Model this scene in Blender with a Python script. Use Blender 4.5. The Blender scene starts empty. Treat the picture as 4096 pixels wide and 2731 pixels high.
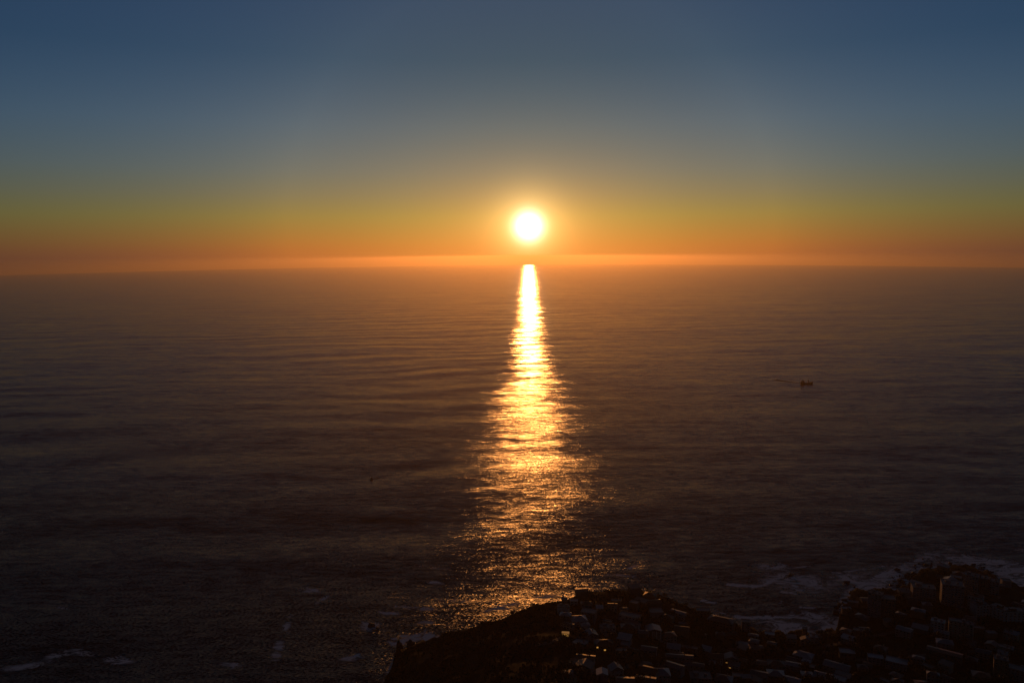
import bpy, bmesh, math, random
import numpy as np
from math import radians as R
from mathutils import Vector, Matrix

rnd = random.Random(7)
S = bpy.context.scene
COL = S.collection

# ------------------------------------------------------------------ camera
CAM_H = 450.0
PITCH, ROLL, HFOV = 6.25, 0.44, 66.3
cd = bpy.data.cameras.new('camera')
cam = bpy.data.objects.new('camera', cd)
COL.objects.link(cam)
cd.sensor_width = 36.0
cd.angle = R(HFOV)
cd.clip_start = 0.5
cd.clip_end = 200000.0
cam.location = (0, 0, CAM_H)
cam.rotation_euler = (Matrix.Rotation(R(90 - PITCH), 3, 'X') @ Matrix.Rotation(R(-ROLL), 3, 'Z')).to_euler()
S.camera = cam

# ------------------------------------------------------------------ sky
SUN_EL, SUN_AZ = 2.09, 1.27            # degrees above the level, degrees right of +Y
sd = Vector((math.sin(R(SUN_AZ)) * math.cos(R(SUN_EL)), math.cos(R(SUN_AZ)) * math.cos(R(SUN_EL)), math.sin(R(SUN_EL))))


class NT:
    """a little wrapper for building node trees"""
    def __init__(s, tree):
        s.t = tree

    def n(s, kind, **kw):
        nd = s.t.nodes.new('ShaderNode' + kind)
        for k, v in kw.items():
            setattr(nd, k, v)
        return nd

    def put(s, sock, v):
        if isinstance(v, bpy.types.NodeSocket):
            s.t.links.new(v, sock)
        else:
            sock.default_value = v

    def m(s, op, a, b=0.0, c=0.0, clamp=False):
        nd = s.n('Math', operation=op, use_clamp=clamp)
        s.put(nd.inputs[0], a); s.put(nd.inputs[1], b); s.put(nd.inputs[2], c)
        return nd.outputs[0]

    def v(s, op, a, b=(0, 0, 0), sc=None):
        nd = s.n('VectorMath', operation=op)
        s.put(nd.inputs[0], a); s.put(nd.inputs[1], b)
        if sc is not None:
            s.put(nd.inputs['Scale'], sc)
        return nd.outputs['Value'] if op in ('DOT_PRODUCT', 'LENGTH') else nd.outputs[0]

    def ramp(s, fac, stops, interp='LINEAR'):
        nd = s.n('ValToRGB')
        cr = nd.color_ramp
        cr.interpolation = interp
        while len(cr.elements) < len(stops):
            cr.elements.new(0.5)
        for e, (p, c) in zip(cr.elements, stops):
            e.position = p
            e.color = (*c, 1) if len(c) == 3 else c
        s.put(nd.inputs[0], fac)
        return nd.outputs[0]

    def noise(s, vec, scale, detail=2.0, rough=0.5, dist=0.0, dims='3D'):
        nd = s.n('TexNoise', noise_dimensions=dims)
        s.put(nd.inputs['Vector'], vec)
        nd.inputs['Scale'].default_value = scale
        nd.inputs['Detail'].default_value = detail
        nd.inputs['Roughness'].default_value = rough
        nd.inputs['Distortion'].default_value = dist
        return nd

    def mixc(s, fac, a, b):
        nd = s.n('Mix', data_type='RGBA')
        s.put(nd.inputs[0], fac); s.put(nd.inputs[6], a); s.put(nd.inputs[7], b)
        return nd.outputs[2]

    def rng(s, v, a, b, c, d, smooth=False):
        nd = s.n('MapRange', interpolation_type='SMOOTHSTEP' if smooth else 'LINEAR')
        for i, q in enumerate((v, a, b, c, d)):
            s.put(nd.inputs[i], q)
        return nd.outputs[0]


w = bpy.data.worlds.new('World')
S.world = w
w.use_nodes = True
W = NT(w.node_tree)
bg = w.node_tree.nodes['Background']
sky = W.n('TexSky', sky_type='NISHITA', sun_disc=False)
sky.sun_elevation = R(SUN_EL)
sky.sun_rotation = R(SUN_AZ)
sky.altitude = 450
sky.air_density = 1.0
sky.dust_density = 1.0
sky.ozone_density = 1.0
SKY_STRENGTH = 0.1
dirn = W.v('NORMALIZE', W.n('TexCoord').outputs['Generated'])
sep = W.n('SeparateXYZ')
W.put(sep.inputs[0], dirn)
eldeg = W.m('MULTIPLY', W.m('ARCSINE', sep.outputs[2]), 180 / math.pi)
# sky tint by height above the horizon, dimmed overhead to darken sea and land
tint = W.ramp(W.rng(eldeg, -2, 60, 0, 1), [
    (0.0410, (0.138, 0.116, 0.075)),
    (0.0565, (0.1351, 0.134, 0.12)),
    (0.0769, (0.132, 0.164, 0.165)),
    (0.1024, (0.1213, 0.163, 0.262)),
    (0.1274, (0.11, 0.1653, 0.3149)),
    (0.1774, (0.095, 0.1653, 0.34)),
    (0.2500, (0.0665, 0.137, 0.295)),
    (0.3113, (0.0710, 0.138, 0.298)),
    (0.4300, (.056, .104, .19)),
    (0.6800, (.043, .070, .107)),
    (1.0000, (.034, .05, .072))])
base = W.v('MULTIPLY', sky.outputs[0], W.v('SCALE', tint, sc=2.0))
# bluish term added along the horizon, which the model lacks there
veil = W.rng(eldeg, 5.5, -0.5, 0.0, 1.0, True)
cosaz = W.v('DOT_PRODUCT', dirn, tuple(sd))
azf = W.rng(cosaz, 0.5, 1.0, 0.25, 1.0)
base = W.v('MULTIPLY', base, W.ramp(W.rng(cosaz, .92, 1.0, 0, 1), [(.45, (1, 1, 1)), (.82, (.67, .74, .83)), (1, (.50, .58, .70))]))
base = W.v('SCALE', base, sc=W.rng(cosaz, -.3, .6, .5, 1.0))   # the sky away from the sun dimmed to darken walls facing the camera
base = W.v('ADD', base, W.v('SCALE', (.0, .16, .34), sc=W.m('MULTIPLY', veil, azf)))
# the solar aureole and the disc
gam = W.m('MULTIPLY', W.m('ARCCOSINE', W.m('MINIMUM', cosaz, 1.0)), 180 / math.pi)


def gl(amp, width, p):
    return W.m('MULTIPLY', amp, W.m('EXPONENT', W.m('MULTIPLY', -1.0, W.m('POWER', W.m('DIVIDE', gam, width), p))))


sdx = W.v('DOT_PRODUCT', dirn, (math.cos(R(SUN_AZ)), -math.sin(R(SUN_AZ)), 0))
sdz = W.m('MULTIPLY', W.m('SUBTRACT', sep.outputs[2], sd.z), 2.1)
wide = W.m('ADD', W.m('MULTIPLY', W.m('SQRT', W.m('ADD', W.m('MULTIPLY', sdx, sdx), W.m('MULTIPLY', sdz, sdz))), 180 / math.pi),
           W.m('MULTIPLY', W.m('MAXIMUM', W.m('MULTIPLY', cosaz, -1.0), 0.0), 500.0))
halo = W.v('SCALE', (10.0, 3.7, 1.1), sc=W.m('MULTIPLY', 0.66, W.m('EXPONENT', W.m('DIVIDE', wide, -4.6))))
halo = W.v('ADD', halo, W.v('SCALE', (10.0, 6.4, 1.9), sc=gl(0.95, 1.9, 1.6)))
halo = W.v('ADD', halo, W.v('SCALE', (10, 9.6, 8.4), sc=gl(4.5, 0.68, 1.6)))
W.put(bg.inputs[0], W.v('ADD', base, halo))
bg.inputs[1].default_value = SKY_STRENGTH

# ------------------------------------------------------------------ sun
sl = bpy.data.lights.new('sun', 'SUN')
sl.energy = 0.8
sl.angle = R(0.5)
sl.color = (1.0, 0.345, 0.075)
sun = bpy.data.objects.new('sun', sl)
COL.objects.link(sun)
sun.rotation_euler = (-sd).to_track_quat('-Z', 'Y').to_euler()

S.view_settings.view_transform = 'Standard'
S.view_settings.look = 'None'
S.view_settings.exposure = 0.0
S.view_settings.gamma = 1.0
S.cycles.use_denoising = True
S.cycles.max_bounces = 4
S.cycles.diffuse_bounces = 2
S.cycles.glossy_bounces = 3
S.cycles.volume_bounces = 0
S.cycles.sample_clamp_indirect = 3.0

# ------------------------------------------------------------------ pixel <-> place helpers (4096 x 2731 photograph)
FPX = 2048 / math.tan(R(HFOV / 2))
RM = cam.rotation_euler.to_matrix()
RMn = np.array(RM)
RX, RY = 1480e3, 6371e3


def sea_z(x, y):
    return -x * x / (2 * RX) - y * y / (2 * RY)


def ray(px, py):
    d = RM @ Vector(((px - 2048) / FPX, -(py - 1365.5) / FPX, -1))
    return d.normalized()


def project(x, y, z):
    """arrays of world points -> picture coordinates"""
    p = np.stack([x, y, z - CAM_H], -1) @ RMn
    dz = np.maximum(-p[..., 2], 1e-3)
    return 2048 + FPX * p[..., 0] / dz, 1365.5 - FPX * p[..., 1] / dz


_wav = np.random.RandomState(3)


def sines(x, y, size, n=9, seed=0):
    """smooth random field, about -1..1, features of the given size"""
    rs = np.random.RandomState(seed)
    o = 0
    for _ in range(n):
        a = rs.uniform(0, 2 * math.pi)
        k = 2 * math.pi / (size * rs.uniform(.7, 1.6))
        o = o + np.sin(k * (np.cos(a) * x + np.sin(a) * y) + rs.uniform(0, 6.28))
    return o / math.sqrt(n)


# ------------------------------------------------------------------ materials
def new_mat(name):
    m = bpy.data.materials.new(name)
    m.use_nodes = True
    return m, NT(m.node_tree), m.node_tree.nodes['Principled BSDF']


def simple(name, col, rough=0.7, var=0.25, scale=0.4, metal=0.0, spec=0.5, emit=None, es=0.0, bump=0.0):
    m, T, b = new_mat(name)
    tc = T.n('TexCoord').outputs['Object']
    nz = T.noise(tc, scale, 5, .6)
    f = T.rng(nz.outputs[0], .25, .75, 1 - var, 1 + var)
    T.put(b.inputs['Base Color'], T.v('SCALE', tuple(col), sc=f))
    T.put(b.inputs['Roughness'], T.rng(nz.outputs[0], .2, .8, max(0, rough - .08), min(1, rough + .08)))
    b.inputs['Metallic'].default_value = metal
    b.inputs['Specular IOR Level'].default_value = spec
    if emit:
        b.inputs['Emission Color'].default_value = (*emit, 1)
        b.inputs['Emission Strength'].default_value = es
    if bump:
        bp = T.n('Bump')
        bp.inputs['Strength'].default_value = 0.6
        bp.inputs['Distance'].default_value = bump
        T.put(bp.inputs['Height'], nz.outputs[0])
        T.put(b.inputs['Normal'], bp.outputs[0])
    return m


def roof_mat(name, col, rough=0.45, pitch=0.35):
    """rows of tiles or sheets as bump"""
    m, T, b = new_mat(name)
    tc = T.n('TexCoord').outputs['Object']
    wv = T.n('TexWave', wave_type='BANDS', bands_direction='X')
    T.put(wv.inputs['Vector'], tc)
    wv.inputs['Scale'].default_value = 1 / pitch / 6.28 * 2
    wv.inputs['Distortion'].default_value = 0.3
    nz = T.noise(tc, .5, 5, .6)
    T.put(b.inputs['Base Color'], T.v('SCALE', tuple(col), sc=T.rng(nz.outputs[0], .25, .75, .7, 1.3)))
    T.put(b.inputs['Roughness'], T.rng(nz.outputs[0], .2, .8, rough - .1, rough + .1))
    bp = T.n('Bump')
    bp.inputs['Strength'].default_value = .35
    bp.inputs['Distance'].default_value = .05
    T.put(bp.inputs['Height'], wv.outputs[0])
    T.put(b.inputs['Normal'], bp.outputs[0])
    return m


MW = [simple('plaster_white', (.34, .335, .33), .8), simple('plaster_cream', (.27, .24, .20), .8),
      simple('plaster_grey', (.18, .18, .19), .8), simple('plaster_ochre', (.20, .14, .09), .8), simple('stone_dark', (.10, .09, .08), .85)]
MR = [roof_mat('roof_slate', (.085, .092, .105), .40), roof_mat('roof_clay', (.22, .10, .06), .5), roof_mat('roof_zinc', (.20, .215, .235), .40),
      roof_mat('roof_concrete', (.14, .135, .13), .6), roof_mat('roof_brown', (.09, .06, .045), .5), roof_mat('roof_pale', (.27, .28, .30), .42)]
M_GLASS = simple('window_glass', (.015, .018, .022), .08, .1, spec=.8)
M_LIT = simple('lit_window', (.2, .15, .08), .4, .2, emit=(1.0, .48, .10), es=.42)
M_GLOWROOF = simple('glowing_roof', (.2, .15, .08), .4, .2, emit=(1.0, .45, .12), es=.2)
M_FRAME = simple('frame_white', (.6, .6, .6), .5)
M_WOOD = simple('weathered_wood', (.11, .075, .05), .8)
M_BARK = simple('bark', (.05, .035, .025), .9)
M_LEAF = [simple('leaves_olive', (.035, .042, .016), .75, .4, 1.2), simple('leaves_dark', (.022, .032, .014), .75, .4, 1.2),
          simple('leaves_dry', (.06, .05, .022), .8, .4, 1.2)]
M_ROCK = simple('wet_rock', (.055, .045, .04), .55, .5, .3, bump=.6)
M_STEEL = simple('painted_steel', (.10, .09, .08), .5)
M_HULL = simple('hull_paint', (.06, .035, .025), .5)
M_CABIN = simple('cabin_paint', (.16, .13, .10), .6)
M_ROAD = simple('asphalt', (.05, .05, .05), .8)
M_LAWN = simple('lawn_grass', (.12, .13, .04), .8, .3, .8)
M_POOL = simple('pool_water', (.05, .16, .22), .05, .1)


# ------------------------------------------------------------------ mesh helpers
class MB:
    """collects shapes into one mesh"""
    def __init__(s):
        s.v, s.f = [], []

    def add(s, vs, fs):
        b = len(s.v)
        s.v += [tuple(q) for q in vs]
        s.f += [tuple(b + i for i in f) for f in fs]
        return s

    def box(s, c, d, rz=0.0):
        cx, cy, cz = c
        a, b, h = d[0] / 2, d[1] / 2, d[2] / 2
        co, si = math.cos(rz), math.sin(rz)
        vs = []
        for z in (-h, h):
            for x, y in ((-a, -b), (a, -b), (a, b), (-a, b)):
                vs.append((cx + x * co - y * si, cy + x * si + y * co, cz + z))
        return s.add(vs, [(0, 3, 2, 1), (4, 5, 6, 7), (0, 1, 5, 4), (1, 2, 6, 5), (2, 3, 7, 6), (3, 0, 4, 7)])

    def tube(s, p, q, r0, r1=None, n=7):
        r1 = r0 if r1 is None else r1
        p, q = Vector(p), Vector(q)
        ax = (q - p).normalized()
        u = ax.orthogonal().normalized()
        t = ax.cross(u)
        vs = []
        for c, r in ((p, r0), (q, r1)):
            for i in range(n):
                a = 2 * math.pi * i / n
                vs.append(c + (u * math.cos(a) + t * math.sin(a)) * r)
        fs = [(i, (i + 1) % n, n + (i + 1) % n, n + i) for i in range(n)]
        fs += [tuple(range(n))[::-1], tuple(range(n, 2 * n))]
        return s.add(vs, fs)

    def obj(s, name, mat, parent=None, smooth=False):
        me = bpy.data.meshes.new(name)
        me.from_pydata(s.v, [], s.f)
        me.materials.append(mat)
        if smooth:
            me.polygons.foreach_set('use_smooth', [True] * len(me.polygons))
        me.update()
        o = bpy.data.objects.new(name, me)
        COL.objects.link(o)
        o.parent = parent
        return o


def tag(o, label=None, cat=None, group=None, kind=None):
    for k, v in (('label', label), ('category', cat), ('group', group), ('kind', kind)):
        if v:
            o[k] = v
    return o


def empty(name, loc, rz=0.0):
    o = bpy.data.objects.new(name, None)
    o.empty_display_size = 1
    COL.objects.link(o)
    o.location = loc
    o.rotation_euler = (0, 0, rz)
    return o


def grid_mesh(name, X, Y, Z, mat, wrap=True, attrs=None):
    """rows = radius, columns = azimuth"""
    nr, na = X.shape
    me = bpy.data.meshes.new(name)
    co = np.stack([X, Y, Z], -1).reshape(-1, 3)
    i = np.arange(nr - 1)[:, None]
    j = np.arange(na if wrap else na - 1)[None, :]
    j2 = (j + 1) % na
    f = np.stack([i * na + j, i * na + j2, (i + 1) * na + j2, (i + 1) * na + j], -1).reshape(-1, 4)
    me.vertices.add(len(co)); me.vertices.foreach_set('co', co.ravel())
    me.loops.add(f.size); me.loops.foreach_set('vertex_index', f.ravel())
    me.polygons.add(len(f)); me.polygons.foreach_set('loop_start', np.arange(0, f.size, 4))
    me.polygons.foreach_set('use_smooth', np.ones(len(f), dtype=bool))
    me.update(calc_edges=True)
    me.validate()
    for k, a in (attrs or {}).items():
        at = me.attributes.new(k, 'FLOAT', 'POINT')
        at.data.foreach_set('value', a.ravel().astype(np.float32))
    me.materials.append(mat)
    o = bpy.data.objects.new(name, me)
    COL.objects.link(o)
    return o


# ------------------------------------------------------------------ the lie of the land: the far rim of the slope, azimuth by azimuth
RIM = [  # picture x, picture y, height of the ground there, steepness power of the slope towards the hill
    (1510, 2790, 3, 2.0), (1566, 2679, 3, 2.0), (1575, 2633, 3, 2.0), (1590, 2592, 4, 2.0), (1607, 2602, 4, 2.0), (1636, 2588, 6, 2.0),
    (1690, 2569, 10, 2.0), (1721, 2550, 16, 2.0), (1770, 2533, 24, 2.05), (1825, 2520, 30, 2.1), (1847, 2522, 33, 2.1), (1923, 2497, 42, 2.2),
    (2028, 2467, 52, 2.3), (2095, 2436, 57, 2.4), (2185, 2408, 60, 2.4), (2259, 2400, 60, 2.5), (2301, 2382, 57, 2.5), (2357, 2366, 54, 2.5),
    (2427, 2360, 52, 2.5), (2516, 2362, 46, 2.5), (2571, 2358, 42, 2.5), (2620, 2370, 36, 2.5), (2703, 2402, 26, 2.5), (2762, 2432, 20, 2.5),
    (2832, 2462, 14, 2.6), (2918, 2490, 8, 2.7), (3041, 2522, 5, 2.8), (3168, 2534, 4, 2.9), (3297, 2531, 4, 3.0), (3345, 2520, 4, 3.0),
    (3362, 2440, 4, 3.1), (3398, 2400, 4, 3.1), (3406, 2364, 4, 3.1), (3453, 2362, 4, 3.1), (3507, 2360, 4, 3.1), (3600, 2357, 4, 3.1),
    (3618, 2347, 4, 3.2), (3645, 2322, 4, 3.2), (3679, 2276, 4, 3.3), (3730, 2274, 4, 3.3), (3767, 2260, 4, 3.3), (3838, 2256, 4, 3.3),
    (3895, 2270, 4, 3.3), (3952, 2284, 4, 3.3), (4007, 2320, 5, 3.3), (4096, 2344, 5, 3.3)]
ra, rr, rz, rp = [], [], [], []
for px, py, z, p in RIM:
    d = ray(px, py)
    t = (z - CAM_H) / d.z
    ra.append(math.atan2(d.x, d.y)); rr.append(math.hypot(d.x, d.y) * t); rz.append(z); rp.append(p)
ra = [-math.pi, R(-60), R(-25)] + ra + [R(50), R(90), math.pi]
rr = [600, 560, 600] + rr + [1150, 1100, 600]
rz = [6, 4, 3] + rz + [6, 10, 6]
rp = [2.2, 2, 2] + rp + [3.2, 3, 2.2]
ra, rr, rz, rp = map(np.array, (ra, rr, rz, rp))
assert np.all(np.diff(ra) > 0), ra


def rim_at(a):
    r = np.interp(a, ra, rr)
    k = np.interp(a, [R(-10), R(4), R(14), R(20)], [1, .5, .8, 1.6])
    x, y = r * np.sin(a), r * np.cos(a)
    r = r + k * (3.2 * sines(x, y, 22, 9, 5) + 2.0 * sines(x, y, 9, 9, 6))
    return r, np.interp(a, ra, rz), np.interp(a, ra, rp)


def land_z(x, y):
    x, y = np.asarray(x, float), np.asarray(y, float)
    a = np.arctan2(x, y)
    r = np.hypot(x, y)
    rc, zc, p = rim_at(a)
    t = np.clip(r / rc, 0, 1)
    z = zc + (CAM_H - 2.0 - zc) * (1 - t) ** p
    rough = np.clip(r / 120, 0, 1)
    z = z + rough * (1.3 * sines(x, y, 60, 9, 1) + .55 * sines(x, y, 21, 9, 2) + .25 * sines(x, y, 8, 9, 4)) * np.clip((zc + 2) / 12, .25, 1)
    over = np.clip(r - rc, 0, None)
    drop = np.where(zc > 12, 1.1, .22)
    z = np.where(over > 0, np.maximum(zc - drop * over - .012 * over ** 2, -9) + np.clip(over / 8, 0, 1) * 1.2 * sines(x, y, 13, 9, 8), z)
    return z


def hit(px, py):
    """where the sight line through a picture point meets the ground"""
    d = ray(px, py)
    h = math.hypot(d.x, d.y)
    s = np.arange(60, 1700, 1.0) / h
    xs, ys, zs = d.x * s, d.y * s, CAM_H + d.z * s
    g = land_z(xs, ys) - zs
    k = np.argmax(g > 0)
    if not np.any(g > 0):
        k = len(s) - 1
    return Vector((xs[k], ys[k], float(land_z(xs[k], ys[k])))), s[k]


def hit_sea(px, py):
    d = ray(px, py)
    t = -CAM_H / d.z
    for _ in range(4):
        t = (sea_z(d.x * t, d.y * t) - CAM_H) / d.z
    return Vector((d.x * t, d.y * t, sea_z(d.x * t, d.y * t))), t


# hillside
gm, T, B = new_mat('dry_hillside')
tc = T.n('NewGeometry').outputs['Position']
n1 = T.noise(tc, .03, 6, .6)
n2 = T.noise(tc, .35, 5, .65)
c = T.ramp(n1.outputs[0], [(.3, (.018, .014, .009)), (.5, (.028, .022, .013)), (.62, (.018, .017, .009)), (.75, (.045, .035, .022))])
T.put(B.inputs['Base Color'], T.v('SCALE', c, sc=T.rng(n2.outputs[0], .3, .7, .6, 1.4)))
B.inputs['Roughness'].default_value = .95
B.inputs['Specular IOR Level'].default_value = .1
bp = T.n('Bump')
bp.inputs['Strength'].default_value = .35
bp.inputs['Distance'].default_value = 1.2
T.put(bp.inputs['Height'], n2.outputs[0])
T.put(B.inputs['Normal'], bp.outputs[0])
az = np.concatenate([np.radians(np.arange(-180, -16, 3.0)), np.radians(np.arange(-16, 38, .12)), np.radians(np.arange(38, 180, 3.0))])
tt = np.concatenate([np.linspace(.004, .45, 40), np.linspace(.455, 1.0, 210)])
rc, zc, pp = rim_at(az)
rows = [rc * t for t in tt] + [rc + o for o in (1, 3, 6, 10, 15, 21, 28, 36, 46, 60)]
RR = np.array(rows)
X, Y = RR * np.sin(az), RR * np.cos(az)
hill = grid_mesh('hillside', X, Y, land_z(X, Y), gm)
tag(hill, kind='structure')

# ------------------------------------------------------------------ the sea
sm, T, B = new_mat('sea_water')
P = T.n('NewGeometry').outputs['Position']


def slope_layer(T, P, sx, sy, size, amp, detail=2.0, rot=0.0):
    mp = T.n('Mapping')
    T.put(mp.inputs['Vector'], P)
    mp.inputs['Rotation'].default_value = (0, 0, R(rot))
    mp.inputs['Scale'].default_value = (1 / sx, 1 / sy, 1 / sy)
    nz = T.noise(mp.outputs[0], 1 / size, detail, .55, dims='2D')
    v = T.v('SUBTRACT', nz.outputs['Color'], (.5, .5, .5))
    return T.v('MULTIPLY', v, (amp * 1.4, amp, 0))


rad = T.v('LENGTH', T.v('MULTIPLY', P, (1, 1, 0)))
near = T.rng(rad, 800, 3600, 1.0, .2)                       # short choppy waves near the rocks, long swell outside
mpp = T.n('Mapping')
T.put(mpp.inputs['Vector'], P)
mpp.inputs['Scale'].default_value = (.35, 1, 1)
mpp.inputs['Rotation'].default_value = (0, 0, R(-8))
patch = T.noise(mpp.outputs[0], 1 / 420, 4, .6, 1.0, dims='2D')
gust = T.rng(patch.outputs[0], .3, .7, .7, 1.25)
sl_ = slope_layer(T, P, 4.0, 1.0, 28, .15, 2.0, 7)
sl_ = T.v('ADD', sl_, slope_layer(T, P, 4.5, 1.0, 80, .10, 2.0, -10))
sl_ = T.v('ADD', sl_, slope_layer(T, P, 4.0, 1.0, 300, .09, 3.0, 12))
mid_ = slope_layer(T, P, 3.6, 1.0, 8, .26, 2.0, -5)
sml = T.v('ADD', slope_layer(T, P, 2.8, 1.0, 1.5, .58, 2.0, 8), slope_layer(T, P, 2.0, 1.0, .4, .55, 1.0, 0))
# long-crested swell trains running in from the open sea
xy = T.n('SeparateXYZ')
T.put(xy.inputs[0], P)
wob = T.noise(P, 1 / 900, 2, .5, dims='2D')
for lam, ax, am, nsc in ((185, -.20, .032, 1300), (310, -.34, .026, 2100), (120, .10, .018, 800)):
    ph = T.m('ADD', T.m('MULTIPLY', T.m('ADD', xy.outputs[1], T.m('MULTIPLY', xy.outputs[0], ax)), 6.2832 / lam), T.m('MULTIPLY', wob.outputs[0], 2200.0 / lam))
    msk = T.rng(T.noise(P, 1 / nsc, 2, .5, dims='2D').outputs[0], .42, .62, .15, 1.0, True)
    cb_ = T.n('CombineXYZ')
    T.put(cb_.inputs[1], T.m('MULTIPLY', T.m('MULTIPLY', T.m('SINE', ph), am), msk))
    T.put(cb_.inputs[0], T.m('MULTIPLY', T.m('MULTIPLY', T.m('SINE', ph), am * ax), msk))
    sl_ = T.v('ADD', sl_, cb_.outputs[0])
sl_ = T.v('ADD', sl_, T.v('SCALE', mid_, sc=T.rng(rad, 900, 6000, 1.0, .36)))
sl_ = T.v('ADD', sl_, T.v('SCALE', sml, sc=T.m('MULTIPLY', near, gust)))
calm = T.n('Attribute', attribute_name='calm').outputs['Fac']
foam_a = T.n('Attribute', attribute_name='foam').outputs['Fac']
nrm = T.v('NORMALIZE', T.v('ADD', T.v('SCALE', sl_, sc=-1.0), T.n('NewGeometry').outputs['Normal']))
mpf = T.n('Mapping')
T.put(mpf.inputs['Vector'], P)
mpf.inputs['Rotation'].default_value = (0, 0, R(10))
mpf.inputs['Scale'].default_value = (.6, 1.1, 1)
f1 = T.noise(mpf.outputs[0], 1 / 17, 9, .72, 1.2, dims='2D')
fm = T.rng(T.m('MULTIPLY', foam_a, T.m('ADD', 1.0, T.m('MULTIPLY', T.m('SUBTRACT', f1.outputs[0], .5), 5.5))), .22, .70, 0, 1, True)
nt = sm.node_tree
nt.nodes.remove(B)
frn = T.n('Fresnel')
frn.inputs['IOR'].default_value = 1.33
T.put(frn.inputs['Normal'], nrm)
dif = T.n('BsdfDiffuse')
T.put(dif.inputs['Color'], T.mixc(fm, (.006, .011, .014, 1), (.86, .88, .92, 1)))
glo = T.n('BsdfGlossy', distribution='BECKMANN')
glo.inputs['Color'].default_value = (.45, .45, .45, 1)        # mirror strength lowered evenly to dim the glitter and sky reflection
T.put(glo.inputs['Roughness'], T.m('ADD', T.m('MULTIPLY', fm, .5), T.rng(rad, 900, 5000, .24, .22)))
T.put(glo.inputs['Normal'], nrm)
mx = T.n('MixShader')
T.put(mx.inputs[0], T.m('MULTIPLY', frn.outputs[0], T.m('SUBTRACT', 1.0, T.m('MULTIPLY', fm, .95))))
T.put(mx.inputs[1], dif.outputs[0])
T.put(mx.inputs[2], glo.outputs[0])
T.put(nt.nodes['Material Output'].inputs['Surface'], mx.outputs[0])

az = np.concatenate([np.radians(np.arange(-180, -42, 3.0)), np.radians(np.arange(-42, 42, .22)), np.radians(np.arange(42, 180, 3.0))])
rs = [330.0]
while rs[-1] < 1900:
    rs.append(rs[-1] * 1.004)
while rs[-1] < 4000:
    rs.append(rs[-1] * 1.012)
inv = np.sin(az) ** 2 / RX + np.cos(az) ** 2 / RY
far = np.sqrt(2 * CAM_H / inv) * 1.12
rows = [np.full(len(az), r) for r in rs]
for k in np.linspace(0, 1, 60)[1:]:
    rows.append(rs[-1] * (far / rs[-1]) ** k)
RR = np.array(rows)
X, Y = RR * np.sin(az), RR * np.cos(az)
Z = sea_z(X, Y)
U, V = project(X, Y, Z)
rcs = rim_at(az)[0]
zcs = np.interp(az, ra, rz)
dist = RR - rcs[None, :] - np.where(zcs > 10, 38, 6)[None, :]
deg = np.degrees(az)
wid = np.interp(deg, [-20, -9, -4, 0, 6, 12, 17, 22, 26, 33], [10, 18, 12, 12, 12, 8, 14, 40, 75, 60])
strn = np.interp(deg, [-20, -9, 0, 6, 12, 17, 22, 26, 33], [.5, .62, .62, .5, .4, .5, .62, .68, .62])
F = strn[None, :] * np.exp(-np.clip(dist, 0, None) / wid[None, :]) * (dist > -60)
F *= .8 + .35 * sines(X, Y, 70, 9, 21)


def blob(cx, cy, sx, sy, amt, rot=0.0):
    global F
    c_, s_ = math.cos(R(rot)), math.sin(R(rot))
    du, dv = U - cx, V - cy
    F = np.maximum(F, amt * np.exp(-((du * c_ + dv * s_) / sx) ** 2 - ((-du * s_ + dv * c_) / sy) ** 2))


def crest_line(pts, wd, amt):
    global F
    for (x0, y0), (x1, y1) in zip(pts, pts[1:]):
        L2 = (x1 - x0) ** 2 + (y1 - y0) ** 2
        t = np.clip(((U - x0) * (x1 - x0) + (V - y0) * (y1 - y0)) / L2, 0, 1)
        dd = np.hypot(U - x0 - t * (x1 - x0), V - y0 - t * (y1 - y0))
        F = np.maximum(F, amt * np.exp(-(dd / wd) ** 2))


blob(3090, 2265, 80, 22, .55, 5); blob(3190, 2330, 190, 50, .5, 8); blob(3400, 2320, 90, 35, .6, 5)
blob(3560, 2300, 110, 35, .66, -15); blob(3690, 2235, 90, 22, .6, -20); blob(3900, 2240, 170, 20, .66, 5); blob(4060, 2290, 110, 40, .72, 8)
blob(4090, 2200, 70, 10, .45); blob(3260, 2470, 110, 28, .5, 5); blob(3140, 2500, 120, 22, .55, 5)
crest_line([(2910, 2337), (3010, 2344), (3056, 2340), (3107, 2316)], 6, .75)
crest_line([(2940, 2465), (2980, 2470), (3133, 2466), (3190, 2462)], 8, .72)
crest_line([(2800, 2304), (2872, 2306)], 4, .6); crest_line([(2805, 2400), (2860, 2412)], 6, .62); crest_line([(2857, 2440), (2915, 2459)], 5, .6)
crest_line([(3095, 2270), (3170, 2272), (3240, 2262)], 4, .65); crest_line([(3320, 2292), (3360, 2288), (3460, 2275), (3550, 2262)], 4, .55)
crest_line([(3200, 2428), (3260, 2430)], 5, .6); crest_line([(3110, 2415), (3130, 2406)], 6, .6); crest_line([(3120, 2365), (3180, 2374)], 6, .55)
blob(1240, 2360, 60, 14, .52, 8); blob(1290, 2395, 40, 14, .5, -30); blob(1480, 2500, 45, 26, .6); blob(1150, 2500, 22, 50, .5, 20)
blob(1110, 2600, 26, 60, .55, 18); blob(1420, 2625, 70, 18, .55, -12); blob(1600, 2560, 50, 22, .7, -10); blob(1660, 2550, 60, 16, .7, -15)
blob(1560, 2450, 60, 10, .5, 5); blob(1830, 2400, 90, 10, .55, 5); blob(1740, 2330, 50, 8, .5, 5); blob(1700, 2490, 60, 12, .5, -8)
blob(230, 2620, 70, 18, .6, -15); blob(90, 2665, 110, 14, .62, -8); blob(330, 2610, 70, 14, .5, 10); blob(470, 2640, 70, 20, .5, 5); blob(930, 2660, 60, 14, .5, 5)
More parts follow.
